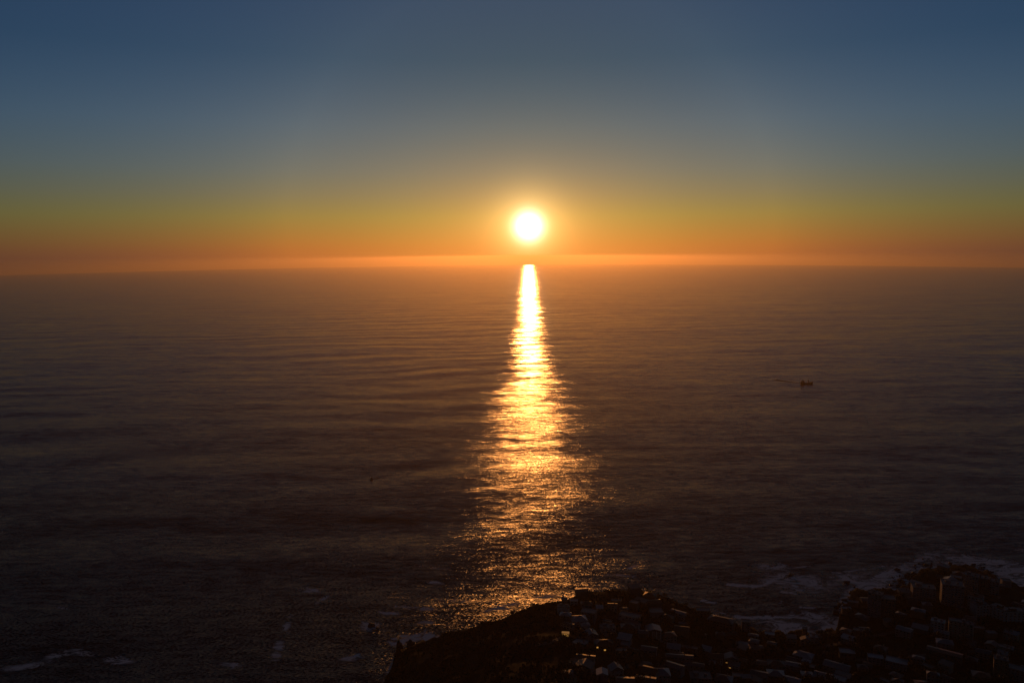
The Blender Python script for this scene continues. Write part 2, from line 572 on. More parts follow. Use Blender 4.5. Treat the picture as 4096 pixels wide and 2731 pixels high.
blob(250, 2430, 60, 6, .45, 5); blob(1660, 2430, 120, 10, .5, 4); blob(2000, 2430, 90, 14, .6, -12); blob(2180, 2385, 70, 10, .55, -5)
blob(2480, 2300, 90, 8, .5, 4); blob(2540, 2262, 60, 8, .5, -25); blob(1750, 2270, 80, 7, .48, 5)
F *= 1.15 * ((U > -600) & (U < 4700))
sea = grid_mesh('sea', X, Y, Z, sm, attrs={'foam': F, 'calm': F * 0})
tag(sea, kind='structure')



# ------------------------------------------------------------------ boats
def loft(sections):
    """sections: list of rings of equal length -> closed mesh"""
    mb = MB()
    n = len(sections[0])
    vs = [p for ring in sections for p in ring]
    fs = []
    for k in range(len(sections) - 1):
        for i in range(n):
            j = (i + 1) % n
            fs.append((k * n + i, k * n + j, (k + 1) * n + j, (k + 1) * n + i))
    fs += [tuple(range(n))[::-1], tuple(range((len(sections) - 1) * n, len(sections) * n))]
    return mb.add(vs, fs)


def hull(L, Bm, Hs, Hb, Hm, draft=1.0):
    """pointed bow at +x, square stern at -x"""
    sec = []
    for k in range(13):
        t = k / 12
        x = -L / 2 + L * t
        b = Bm / 2 * (1 - max(0, (t - .55) / .45) ** 2.2) * (.86 + .14 * min(1, t / .2)) + .06
        h = Hm + (Hb - Hm) * max(0, (t - .5) / .5) ** 1.6 + (Hs - Hm) * max(0, (.35 - t) / .35) ** 1.5
        xo = (Hb * .35) * max(0, (t - .85) / .15)
        sec.append([(x, -b * .55, -draft), (x, -b * .9, .1), (x + xo, -b, h), (x + xo, b, h), (x, b * .9, .1), (x, b * .55, -draft)])
    return loft(sec)


p, d_ = hit_sea(3226, 1535)
vessel = empty('fishing_trawler', p, R(-4))
vessel.scale = (1.3, 1.3, 1.3)
tag(vessel, 'dark fishing trawler with a mast and stern gantry, trailing a wake on the open sea', 'ship')
hull(31, 8, 4.4, 6.6, 3.6, 1.5).obj('hull', M_HULL, vessel)
wh = MB().box((-9.8, 0, 4.9), (7.6, 6.2, 3.4)).box((-9.4, 0, 7.5), (5.6, 5.2, 2.0)).box((-9.4, 0, 8.6), (6.4, 6.0, .25)).obj('wheelhouse', M_CABIN, vessel)
for yy in (-2.62, 2.62):
    MB().box((-9.4, yy, 7.6), (4.6, .08, .9)).obj('window', M_GLASS, wh)
MB().tube((-11.4, 0, 8.7), (-11.4, 0, 13.0), .35, .2).tube((-12.4, 0, 10.9), (-10.4, 0, 10.9), .08).obj('mast', M_STEEL, vessel)
MB().tube((4.6, 0, 2.4), (4.6, 0, 13.2), .5, .3).tube((4.6, 0, 8.6), (9.6, 0, 6.2), .16).tube((4.6, 0, 8.6), (.4, 0, 6.0), .16).box((4.6, 0, 8.0), (2.8, 3.2, 3.0)).obj('derrick', M_STEEL, vessel)
MB().box((1.0, 0, 3.0), (4.0, 3.0, 1.4)).obj('hatch', M_CABIN, vessel)
g = MB()
for yy in (-2.8, 2.8):
    g.tube((-14.6, yy, 3.2), (-14.6, yy, 7.4), .2)
g.tube((-14.6, -2.9, 7.4), (-14.6, 2.9, 7.4), .2).obj('gantry', M_STEEL, vessel)

p2, d2 = hit_sea(1486, 1915)
mbt = empty('motor_boat', p2, R(78))
mbt.scale = (1.15, 1.15, 1.0)
tag(mbt, 'tiny motor boat heading away over the dark sea with a short wake', 'boat')
hull(8.5, 3.0, 1.0, 1.7, .9, .5).obj('hull', M_HULL, mbt)
cb = MB().box((.3, 0, 1.9), (2.8, 2.3, 1.9)).box((.2, 0, 2.95), (3.2, 2.6, .16)).obj('cabin', M_HULL, mbt)
MB().box((-1.12, 0, 2.3), (.08, 1.7, .7)).obj('window', M_GLASS, cb)
MB().box((-4.45, 0, .7), (.7, .6, 1.3)).obj('outboard_motor', M_STEEL, mbt)

wm, T, B = new_mat('wake_water')
n1 = T.noise(T.n('NewGeometry').outputs['Position'], .25, 4, .6)
T.put(B.inputs['Base Color'], T.mixc(T.rng(n1.outputs[0], .5, .75, 0, .5), (.010, .010, .010, 1), (.035, .035, .035, 1)))
B.inputs['Roughness'].default_value = .6
B.inputs['Specular IOR Level'].default_value = .08
B.inputs['IOR'].default_value = 1.33
bp = T.n('Bump'); bp.inputs['Strength'].default_value = .5; bp.inputs['Distance'].default_value = .3
T.put(bp.inputs['Height'], n1.outputs[0])
T.put(B.inputs['Normal'], bp.outputs[0])


def wake(pts, w0, w1):
    vs, fs = [], []
    P3 = [hit_sea(*q)[0] for q in pts]
    n = len(P3) * 6
    for k in range(n):
        f = k / (n - 1) * (len(P3) - 1)
        i = min(int(f), len(P3) - 2)
        c_ = P3[i].lerp(P3[i + 1], f - i)
        t_ = (P3[i + 1] - P3[i]).normalized()
        s_ = Vector((-t_.y, t_.x, 0)) * ((w0 + (w1 - w0) * k / (n - 1)) * .5 * rnd.uniform(.8, 1.2))
        for q in (c_ - s_, c_ + s_):
            vs.append((q.x, q.y, sea_z(q.x, q.y) + .12))
    for k in range(n - 1):
        fs.append((2 * k, 2 * k + 2, 2 * k + 3, 2 * k + 1))
    return tag(MB().add(vs, fs).obj('wake', wm), kind='structure')


wake([(3205, 1533), (3180, 1530), (3140, 1525), (3098, 1519)], 8, 24)
wake([(1488, 1921), (1500, 1912), (1518, 1913)], 2, 5)

# ------------------------------------------------------------------ trees
def crown_mesh(name, kind, seed, mat):
    r = random.Random(seed)
    mb = MB()
    lobes = []
    if kind == 'round':
        for _ in range(7):
            a = r.uniform(0, 6.28); q = r.uniform(.1, .62)
            lobes.append((q * math.cos(a), q * math.sin(a), r.uniform(.45, .95), r.uniform(.28, .46)))
    elif kind == 'flat':
        for _ in range(9):
            a = r.uniform(0, 6.28); q = r.uniform(.1, .8)
            lobes.append((q * math.cos(a), q * math.sin(a), r.uniform(.66, .86), r.uniform(.22, .34)))
    else:
        for k in range(9):
            t = k / 8
            lobes.append((r.uniform(-.05, .05), r.uniform(-.05, .05), .15 + .85 * t, .30 * (1 - t) + .05))
    for _ in range(300):
        lx, ly, lz, lr = r.choice(lobes)
        v = Vector((r.gauss(0, 1), r.gauss(0, 1), r.gauss(0, .75))).normalized() * lr * r.uniform(.55, 1.05)
        c_ = Vector((lx, ly, lz)) + v
        n_ = (v + Vector((r.uniform(-.2, .2), r.uniform(-.2, .2), r.uniform(-.1, .3)))).normalized()
        u = n_.orthogonal().normalized()
        t_ = n_.cross(u)
        s_ = r.uniform(.055, .115)
        ang = r.uniform(0, 6.28)
        e1 = (u * math.cos(ang) + t_ * math.sin(ang)) * s_
        e2 = (t_ * math.cos(ang) - u * math.sin(ang)) * s_ * r.uniform(.5, .9)
        mb.add([c_ - e1, c_ - e2, c_ + e1 + n_ * .02, c_ + e2], [(0, 1, 2, 3)])
    me = mb.obj(name, mat)
    d = me.data
    bpy.data.objects.remove(me)
    return d


def trunk_mesh(name, kind, seed):
    r = random.Random(seed)
    mb = MB().tube((0, 0, -.25), (0, 0, .5), .06, .04)
    if kind != 'spire':
        for _ in range(4):
            a = r.uniform(0, 6.28)
            mb.tube((0, 0, r.uniform(.28, .48)), (.42 * math.cos(a), .42 * math.sin(a), r.uniform(.6, .8)), .03, .012, 5)
    else:
        mb.tube((0, 0, .5), (0, 0, .95), .04, .01, 5)
    me = mb.obj(name, M_BARK)
    d = me.data
    bpy.data.objects.remove(me)
    return d


TREE = {}
for kd, base_ in (('round', 11), ('flat', 31), ('spire', 51)):
    TREE[kd] = [(crown_mesh('crown', kd, base_ + i, M_LEAF[(i + (kd == 'flat')) % 3]), trunk_mesh('trunk', kd, base_ + i)) for i in range(4)]


def tree(kind, loc, h, wd, label, group):
    nm = {'round': 'broadleaf_tree', 'flat': 'umbrella_pine', 'spire': 'cypress_tree'}[kind]
    t = empty(nm, loc, rnd.uniform(0, 6.28))
    t.scale = (wd, wd, h)
    tag(t, label, 'tree', group)
    cm, tm = rnd.choice(TREE[kind])
    for n_, me in (('crown', cm), ('trunk', tm)):
        o = bpy.data.objects.new(n_, me)
        COL.objects.link(o)
        o.parent = t
    return t


# ------------------------------------------------------------------ houses
FOOT = []          # (x, y, radius) of what already stands


def roof_shape(mb, kind, w_, d, h, pitch, ov=.5, ridge='x', cx=0, cy=0):
    """roof on top of a w_ x d body whose walls end at height h"""
    a, b = w_ / 2 + ov, d / 2 + ov
    T2 = .22
    tp = math.tan(R(pitch))
    X = lambda x, y, z: (cx + x, cy + y, z)
    if kind == 'flat':
        mb.box((cx, cy, h + .16), (2 * a - .5, 2 * b - .5, .3))
        for q in ((0, -b + .3, 2 * a - .6, .25), (0, b - .3, 2 * a - .6, .25), (-a + .3, 0, .25, 2 * b - 1.2), (a - .3, 0, .25, 2 * b - 1.2)):
            mb.box((cx + q[0], cy + q[1], h + .56), (q[2], q[3], .5))
        return h + .8
    if kind == 'mono':
        z0, z1 = h + .02, h + .02 + 2 * b * tp
        mb.add([X(-a, -b, z0), X(a, -b, z0), X(a, b, z1), X(-a, b, z1), X(-a, -b, z0 + T2), X(a, -b, z0 + T2), X(a, b, z1 + T2), X(-a, b, z1 + T2)],
               [(0, 3, 2, 1), (4, 5, 6, 7), (0, 1, 5, 4), (1, 2, 6, 5), (2, 3, 7, 6), (3, 0, 4, 7)])
        return z1
    sw = ridge == 'y'
    if sw:
        a, b = b, a
    Q = (lambda x, y, z: (cx - y, cy + x, z)) if sw else X
    zr = h + b * tp
    hipin = b * .95 if kind == 'hip' else 0.0
    hipin = min(hipin, a - .2)
    e0 = h + .02
    vs = [Q(-a, -b, e0), Q(a, -b, e0), Q(a, b, e0), Q(-a, b, e0), Q(-a, -b, e0 + T2), Q(a, -b, e0 + T2), Q(a, b, e0 + T2), Q(-a, b, e0 + T2),
          Q(-a + hipin, 0, zr + T2), Q(a - hipin, 0, zr + T2)]
    mb.add(vs, [(0, 3, 2, 1), (0, 1, 5, 4), (2, 3, 7, 6), (1, 2, 6, 5), (3, 0, 4, 7), (4, 5, 9, 8), (6, 7, 8, 9), (5, 6, 9), (7, 4, 8)])
    return zr + T2


def windows_for(r, root, w_, d, h, floors, lit, cols=None, cx=0, cy=0, depth=None):
    cols = cols or max(2, int(w_ / 3.4))
    fh = h / floors
    k = 0
    for fl in range(floors):
        for c_ in range(cols):
            if r.random() < .12:
                continue
            x = cx + (c_ + .5) / cols * w_ - w_ / 2
            z = fl * fh + fh * .55
            mat = M_GLASS
            if lit and k in lit:
                mat = M_LIT
            k += 1
            MB().box((x, cy - d / 2 - .04, z), (min(1.9, w_ / cols * .55), .12, fh * .45)).obj('window', mat, root)


def house(px, py, wpx, h=5.5, roof='gable', ridge='x', pitch=18, dep=.7, yaw=0.0, wall=0, rmat=0, name='house', label=None, cat='house', group=None,
          floors=2, lit=None, wing=None, chimney=False, win=True, pos=None, w_=None, porch=False, tank=False):
    if pos is None:
        pos, s = hit(px, py)
        dist = (pos - cam.location).length
        w_ = wpx * dist / FPX / 1.05
    a = math.atan2(pos.x, pos.y)
    d = max(4.5, w_ * dep)
    # the front rests on the picked point, the body runs back from it
    c_ = Vector((pos.x + math.sin(a) * d / 2, pos.y + math.cos(a) * d / 2, 0))
    z = min(float(land_z(pos.x, pos.y)), float(land_z(c_.x, c_.y)))
    ro = empty(name, (c_.x, c_.y, z), -a + R(yaw))
    tag(ro, label, cat, group)
    FOOT.append((c_.x, c_.y, .5 * math.hypot(w_, d) * .85))
    r = random.Random(int(px * 7 + py * 13 + c_.x))
    b = MB().box((0, 0, h / 2 - 4), (w_, d, h + 8))
    rf = MB()
    top = roof_shape(rf, roof, w_, d, h, pitch, ridge=ridge)
    if roof == 'gable':
        tp = math.tan(R(pitch))
        if ridge == 'x':
            zz = h + d / 2 * tp
            b.add([(-w_ / 2, -d / 2, h), (-w_ / 2, d / 2, h), (-w_ / 2, 0, zz), (-w_ / 2 + .25, -d / 2, h), (-w_ / 2 + .25, d / 2, h), (-w_ / 2 + .25, 0, zz)], [(0, 2, 1), (3, 4, 5), (0, 3, 5, 2), (1, 2, 5, 4)])
            b.add([(w_ / 2, -d / 2, h), (w_ / 2, d / 2, h), (w_ / 2, 0, zz), (w_ / 2 - .25, -d / 2, h), (w_ / 2 - .25, d / 2, h), (w_ / 2 - .25, 0, zz)], [(0, 1, 2), (3, 5, 4), (0, 2, 5, 3), (1, 4, 5, 2)])
        else:
            zz = h + w_ / 2 * tp
            for sy in (-1, 1):
                y0, y1 = sy * d / 2, sy * (d / 2 - .25)
                b.add([(-w_ / 2, y0, h), (w_ / 2, y0, h), (0, y0, zz), (-w_ / 2, y1, h), (w_ / 2, y1, h), (0, y1, zz)], [(0, 1, 2), (3, 5, 4), (0, 2, 5, 3), (1, 4, 5, 2)])
    if roof == 'mono':
        zz = h + (d + 1) * math.tan(R(pitch)) - .4
        b.box((0, d / 2 - .15, (h + zz) / 2), (w_ - .02, .3, zz - h))
    wo = b.obj('wall', MW[wall], ro)
    ro_ = rf.obj('roof', MR[rmat], ro)
    if chimney:
        MB().box((w_ * .22, d * .12, top + .2), (1.0, .8, 2.4)).obj('chimney', MW[(wall + 2) % 4], ro_)
    if tank:
        MB().box((-w_ * .2, d * .1, h + 1.5), (w_ * .25, d * .3, 2.4)).obj('roof_plant', MW[2], ro_)
        MB().box((w_ * .25, 0, h + 1.1), (2.5, 2.2, 1.6)).obj('water_tank', MW[2], ro_)
    if wing:
        ww, wd, wh, wx, wroof, wp = wing
        cy_ = -d / 2 - wd / 2 + .03
        wg = MB().box((wx * w_, cy_, wh / 2 - 4), (ww, wd, wh + 8)).obj('wing_wall', MW[wall], ro)
        m2 = MB()
        roof_shape(m2, wroof, ww, wd, wh, wp, ridge='y', cx=wx * w_, cy=cy_)
        m2.obj('wing_roof', MR[rmat], ro)
        if wroof == 'gable':
            tp = math.tan(R(wp))
            MB().add([(wx * w_ - ww / 2, cy_ - wd / 2, wh), (wx * w_ + ww / 2, cy_ - wd / 2, wh), (wx * w_, cy_ - wd / 2, wh + ww / 2 * tp)], [(0, 1, 2)]).obj('gable', MW[wall], wg)
    if porch:
        for i in range(4):
            MB().box((w_ * (.05 + .14 * i), -d / 2 - 2.6, 1.2), (.45, .45, 5.2)).obj('porch_post', M_FRAME, ro)
        MB().box((w_ * .26, -d / 2 - 1.5, 3.95), (w_ * .5, 2.8, .25)).obj('porch_roof', MR[rmat], ro)
    if win:
        windows_for(r, wo, w_, d, h, floors, lit)
    return ro


HOUSES = [
 # px, py, width px, wall height, roof, ridge, pitch, depth, yaw, wall, roofmat, name, label, options
 (2342, 2660, 72, 6.5, 'gable', 'x', 17, .42, -8, 1, 1, 'villa', 'large villa alone on the dark slope, with sunlit roof ridge and white porch posts', dict(wing=(9, 17, 5, -.52, 'gable', 16), porch=True, chimney=True)),
 (2314, 2506, 62, 6, 'hip', 'x', 24, .8, 12, 0, 5, 'house', 'pale hip roofed house, brightest roof in the middle of the headland', dict(wing=(9, 7, 4, .3, 'hip', 22))),
 (2262, 2484, 42, 5.5, 'hip', 'x', 20, .8, -10, 2, 2, 'house', 'grey hip roofed house just behind the pale one on the headland', {}),
 (2254, 2455, 46, 8, 'flat', 'x', 0, .6, 6, 0, 3, 'house', 'tall white flat roofed house with rows of windows near the headland top', dict(floors=3, tank=True)),
 (2398, 2450, 27, 5, 'mono', 'x', 7, .9, 4, 0, 5, 'house', 'small house with a bright bluish single slope roof below the headland crest', {}),
 (2450, 2442, 36, 6, 'gable', 'x', 18, .6, 2, 1, 1, 'house', 'house with a sunlit orange tiled roof below the right part of the crest', dict(chimney=True)),
 (2258, 2411, 22, 4, 'mono', 'x', 6, .8, -5, 1, 3, 'house', 'small low house with a warm lit roof right at the crest edge beside the lawn', {}),
 (2296, 2422, 30, 5, 'flat', 'x', 0, .6, 0, 0, 5, 'house', 'low pale house standing just below the sunlit lawn', {}),
 (2345, 2430, 44, 4, 'hip', 'x', 20, .6, 3, 2, 4, 'house', 'brown roofed bungalow among dark trees under the crest', {}),
 (2356, 2480, 58, 8, 'flat', 'x', 0, .7, -14, 2, 3, 'house', 'grey terraced house of stepped flat roofs right of the pale hip roof', dict(floors=3, wing=(8, 6, 4.5, .28, 'flat', 0))),
 (2270, 2517, 52, 5, 'gable', 'x', 18, .35, -28, 1, 4, 'house', 'long narrow house set at a slant with a thin lit ridge', {}),
 (2363, 2562, 46, 5.5, 'gable', 'y', 24, .9, 18, 2, 0, 'house', 'dark gabled house with its ridge pointing at the hill, below the stepped house', dict(chimney=True)),
 (2415, 2602, 74, 6, 'hip', 'x', 22, .7, 10, 3, 4, 'house', 'broad dark hip roofed house with two lit windows', dict(lit=(2, 5))),
 (2430, 2536, 56, 6.5, 'flat', 'x', 0, .7, 14, 0, 3, 'house', 'white flat roofed house with a roof terrace right of centre', dict(wing=(10, 8, 3.4, -.1, 'flat', 0), tank=True)),
 (2497, 2577, 52, 6, 'mono', 'x', 9, .8, -16, 2, 2, 'house', 'house with a tilted bluish zinc roof beside dark trees', dict(wing=(8, 6, 4, .25, 'mono', 8))),
 (2520, 2500, 82, 9, 'flat', 'x', 0, .45, -18, 0, 3, 'apartment_house', 'stepped pale apartment house strung along the slope under the crest', dict(floors=3, wing=(16, 9, 6, .24, 'flat', 0), cat='apartment house')),
 (2513, 2530, 58, 5.5, 'hip', 'x', 22, .7, 5, 3, 4, 'house', 'brown hip roofed house below the stepped apartment house', {}),
 (2612, 2550, 58, 8, 'gable', 'y', 16, .8, 12, 1, 0, 'house', 'tall house with white upright ribs on its wall', dict(floors=3, ribs=True)),
 (2595, 2620, 60, 5, 'gable', 'x', 17, .6, -6, 2, 0, 'house', 'low grey house with a shallow roof between dark gardens', {}),
 (2408, 2722, 42, 6, 'gable', 'y', 22, 1.0, 3, 2, 5, 'house', 'pale blue grey gabled house at the bottom edge below the large villa', {}),
 (2462, 2706, 50, 6, 'gable', 'y', 30, .8, 20, 0, 0, 'house', 'house with white bargeboards on a steep gable beside the pale gabled house', dict(chimney=True)),
 (2502, 2752, 72, 6, 'gable', 'x', 15, .6, 2, 1, 1, 'house', 'wide house with a glowing orange tiled roof cut by the bottom edge', {}),
 (2582, 2748, 74, 6, 'gable', 'x', 15, .6, -7, 3, 1, 'house', 'house with two glowing orange roof strips near the bottom edge', dict(wing=(10, 6, 4.5, -.2, 'gable', 16), chimney=True)),
 (2645, 2726, 62, 6, 'hip', 'x', 26, .9, 8, 0, 5, 'house', 'rounded pale hip roofed house beside the orange roof strips', {}),
 (2694, 2612, 50, 5, 'mono', 'x', 12, .6, -3, 0, 2, 'house', 'house with a blue grey zinc roof and lit lower edge on the lower slope', {}),
 (2704, 2628, 50, 4, 'gable', 'x', 14, .4, -7, 1, 1, 'house', 'narrow house whose thin orange roof edge lies under the zinc roof', {}),
 (2712, 2650, 112, 5.5, 'gable', 'x', 15, .22, 3, 2, 0, 'house', 'very long low house with a broken lit roof edge', dict(chimney=True)),
 (2695, 2692, 72, 6, 'gable', 'x', 17, .55, -22, 2, 0, 'house', 'slanting grey house with a diagonal orange roof edge', {}),
 (2755, 2684, 36, 6.5, 'gable', 'x', 17, .7, 2, 1, 0, 'house', 'left one of two dark twin houses with lit roof edges', {}),
 (2797, 2686, 36, 6, 'gable', 'x', 17, .7, -4, 1, 0, 'house', 'right one of two dark twin houses with lit roof edges', {}),
 (2857, 2682, 46, 6, 'flat', 'x', 0, .7, 2, 2, 2, 'house', 'blue grey flat roofed house right of the twin houses', dict(tank=True)),
 (2858, 2654, 56, 6, 'gable', 'x', 24, .7, 10, 1, 4, 'house', 'brownish gabled house with a roof window behind the flat roofed one', {}),
 (2822, 2624, 38, 6, 'mono', 'x', 10, .8, -20, 2, 2, 'house', 'small house with a slanted grey metal roof beside a long white edge', {}),
 (2800, 2740, 78, 7, 'flat', 'x', 0, .7, 10, 2, 3, 'house', 'big square house with a roof lamp at the bottom edge', dict(floors=3, lit=(1,), tank=True, wing=(11, 7, 4.5, .2, 'flat', 0))),
 (2892, 2750, 66, 6.5, 'hip', 'x', 24, .8, -8, 2, 0, 'house', 'dark slate hip roof beside the big square house at the bottom edge', dict(chimney=True)),
 (2924, 2657, 50, 6, 'gable', 'y', 22, .8, 6, 1, 0, 'house', 'gabled house with a bright lamp on its left corner', dict(lit=(0,))),
 (2936, 2676, 40, 4, 'mono', 'x', 5, .7, -8, 0, 3, 'house', 'low outbuilding with a thin lit roof line and small lamp', dict(lit=(0,))),
 (2970, 2662, 34, 5.5, 'gable', 'x', 18, .7, -12, 3, 1, 'house', 'small tiled house with a lit broken roof edge', {}),
 (3037, 2674, 50, 5.5, 'gable', 'x', 14, .7, 2, 3, 1, 'house', 'house with one straight orange roof line, alone in the dark lower slope', {}),
 (3105, 2682, 62, 6, 'hip', 'x', 20, .7, 5, 2, 4, 'house', 'wide dim house right of the straight orange roof line', {}),
 (3036, 2725, 60, 6, 'gable', 'x', 18, .7, -10, 2, 0, 'house', 'dim grey gabled house under the straight orange roof line', {}),
 (3101, 2727, 60, 6.5, 'hip', 'x', 22, .8, 6, 2, 2, 'house', 'zinc hip roofed house at the bottom edge right of the dim gabled one', {}),
 (2712, 2470, 60, 6, 'gable', 'x', 16, .4, -26, 0, 2, 'house', 'long grey roofed house running downhill along the right shoulder of the headland', {}),
 (2812, 2470, 52, 8, 'flat', 'x', 0, .6, 6, 4, 3, 'apartment_house', 'dark square block standing against the surf on the right shoulder', dict(floors=3, cat='apartment house')),
 (2884, 2520, 96, 10, 'hip', 'x', 18, .5, -14, 4, 4, 'apartment_house', 'long dark building crowned by cypresses against the bay', dict(floors=3, cat='apartment house')),
 (2982, 2525, 32, 11, 'flat', 'x', 0, .8, 4, 2, 3, 'apartment_house', 'single grey tower block at the water of the bay', dict(floors=4, cat='apartment house')),
 (3213, 2648, 66, 6, 'hip', 'x', 20, .7, -14, 2, 5, 'house', 'broad pale hip roof in the middle of the dark town', dict(wing=(9, 7, 5, .3, 'hip', 20))),
 (3346, 2694, 86, 6, 'gable', 'x', 20, .55, -12, 2, 2, 'house', 'very wide grey gabled roof with a red lit wall on its left', dict(chimney=True)),
 (3174, 2684, 54, 5.5, 'gable', 'x', 16, .6, -4, 2, 2, 'house', 'grey roofed house below the broad pale hip roof', {}),
 (3290, 2734, 58, 5.5, 'gable', 'x', 22, .8, -8, 1, 5, 'house', 'palest gabled roof at the bottom edge below the wide grey one', {}),
 (3227, 2726, 40, 6, 'hip', 'x', 24, .9, 10, 2, 2, 'house', 'small square hip roof beside the palest gabled roof', {}),
 (3168, 2750, 58, 6, 'gable', 'x', 18, .7, -6, 2, 5, 'house', 'pale ribbed roof cut by the bottom edge left of the small square hip', {}),
 (3370, 2724, 52, 5, 'mono', 'x', 6, .6, -12, 3, 3, 'house', 'low house with a faint lit roof line below the wide grey roof', {}),
 (3263, 2574, 42, 7, 'flat', 'x', 0, .7, 6, 0, 5, 'house', 'white cubic house near the head of the bay', dict(floors=3, tank=True)),
 (3078, 2562, 34, 7, 'flat', 'x', 0, .8, 2, 2, 2, 'apartment_house', 'dim blue block by the beach of the bay', dict(floors=3, cat='apartment house')),
 (3390, 2578, 42, 6, 'mono', 'x', 8, .7, -18, 0, 5, 'house', 'house with pale slanting roof inland of the rocky shore', {}),
 (3218, 2556, 17, 12, 'flat', 'x', 0, 1.0, 2, 3, 3, 'apartment_house', 'slim reddish tower at the bay shore', dict(floors=4, cat='apartment house')),
 (3616, 2552, 50, 9, 'gable', 'x', 14, .7, -16, 2, 2, 'apartment_house', 'grey slant roofed block inland of the tower group', dict(floors=3, cat='apartment house')),
 (3766, 2552, 46, 6, 'gable', 'x', 18, .6, -6, 0, 5, 'house', 'low house with a white roof, half of it lit, in front of a white block', {}),
 (3777, 2594, 52, 6, 'hip', 'x', 20, .7, 8, 2, 2, 'house', 'grey hip roofed house below the half lit white roof', {}),
 (4028, 2612, 36, 6, 'gable', 'x', 16, .8, -3, 0, 5, 'house', 'small white roofed house alone on the far right', {}),
 (3776, 2644, 108, 9, 'gable', 'x', 13, .3, -6, 4, 1, 'apartment_house', 'long dark block with one straight thin lit roof line', dict(floors=3, cat='apartment house')),
 (4000, 2712, 42, 20, 'flat', 'x', 0, .8, 4, 3, 3, 'apartment_house', 'brick coloured tower with roof spires in the lower right corner', dict(floors=7, tank=True, cat='apartment house')),
 (4062, 2724, 76, 13, 'flat', 'x', 0, .5, -6, 2, 3, 'apartment_house', 'wide grey slab of flats in the lower right corner', dict(floors=5, cat='apartment house')),
 (3585, 2680, 68, 8, 'flat', 'x', 0, .6, -4, 2, 2, 'apartment_house', 'flat roofed terrace with a tall post beside it', dict(floors=3, cat='apartment house')),
 (3500, 2660, 50, 8, 'flat', 'x', 0, .6, 8, 2, 2, 'apartment_house', 'dim balcony block left of the flat roofed terrace', dict(floors=3, cat='apartment house')),
 (3804, 2424, 68, 27, 'flat', 'x', 0, .8, 8, 2, 3, 'tower_block', 'tall squarish tower with a ring shaped roof structure', dict(floors=9, tank=True, cat='tower')),
 (3881, 2394, 46, 30, 'flat', 'x', 0, .8, -10, 2, 3, 'tower_block', 'tallest tower at the back of the shore group, with stepped top', dict(floors=10, tank=True, cat='tower')),
 (3922, 2396, 42, 28, 'flat', 'x', 0, .8, 12, 4, 3, 'tower_block', 'dark tower in the middle of the shore group', dict(floors=10, tank=True, cat='tower')),
 (3964, 2396, 42, 24, 'flat', 'x', 0, .8, 2, 2, 3, 'tower_block', 'tower at the right end of the shore group, with level bands', dict(floors=8, tank=True, cat='tower')),
 (3690, 2404, 74, 17, 'flat', 'x', 0, .6, 12, 2, 3, 'tower_block', 'broad mid height block nearest the rocky point', dict(floors=6, tank=True, cat='tower')),
 (3500, 2470, 44, 30, 'flat', 'x', 0, .8, -14, 2, 3, 'tower_block', 'tall narrow tower behind the rocks of the point', dict(floors=10, tank=True, cat='tower')),
 (3545, 2478, 50, 26, 'flat', 'x', 0, .8, 10, 4, 3, 'tower_block', 'dark tower standing right beside the tall narrow one', dict(floors=9, cat='tower')),
 (3750, 2536, 42, 15, 'flat', 'x', 0, .7, -6, 0, 5, 'tower_block', 'white block with balconies above the half lit roof', dict(floors=5, tank=True, cat='tower')),
 (3818, 2552, 40, 20, 'flat', 'x', 0, .7, 4, 1, 3, 'tower_block', 'left half of a pale pair of flats with rows of windows', dict(floors=7, cat='tower')),
 (3862, 2556, 44, 18, 'flat', 'x', 0, .7, -4, 1, 3, 'tower_block', 'right half of a pale pair of flats, with a round stair head', dict(floors=6, tank=True, cat='tower')),
]
for (px, py, wpx, h, roof, ridge, pitch, dep, yaw, wall, rmat, nm, lab, op) in HOUSES:
    op = dict(op)
    ribs = op.pop('ribs', False)
    cat = op.pop('cat', 'house')
    o = house(px, py, wpx, h, roof, ridge, pitch, dep, yaw, wall, rmat, nm, lab, cat, **op)
    if ribs:
        wv = [c for c in o.children if c.name.startswith('wall')][0]
        dx = wv.dimensions
        for i in range(4):
            MB().box((-dx[0] * .4 + dx[0] * .27 * i, -dx[1] / 2 - .25, 4), (.5, .5, 9)).obj('rib', M_FRAME, o)


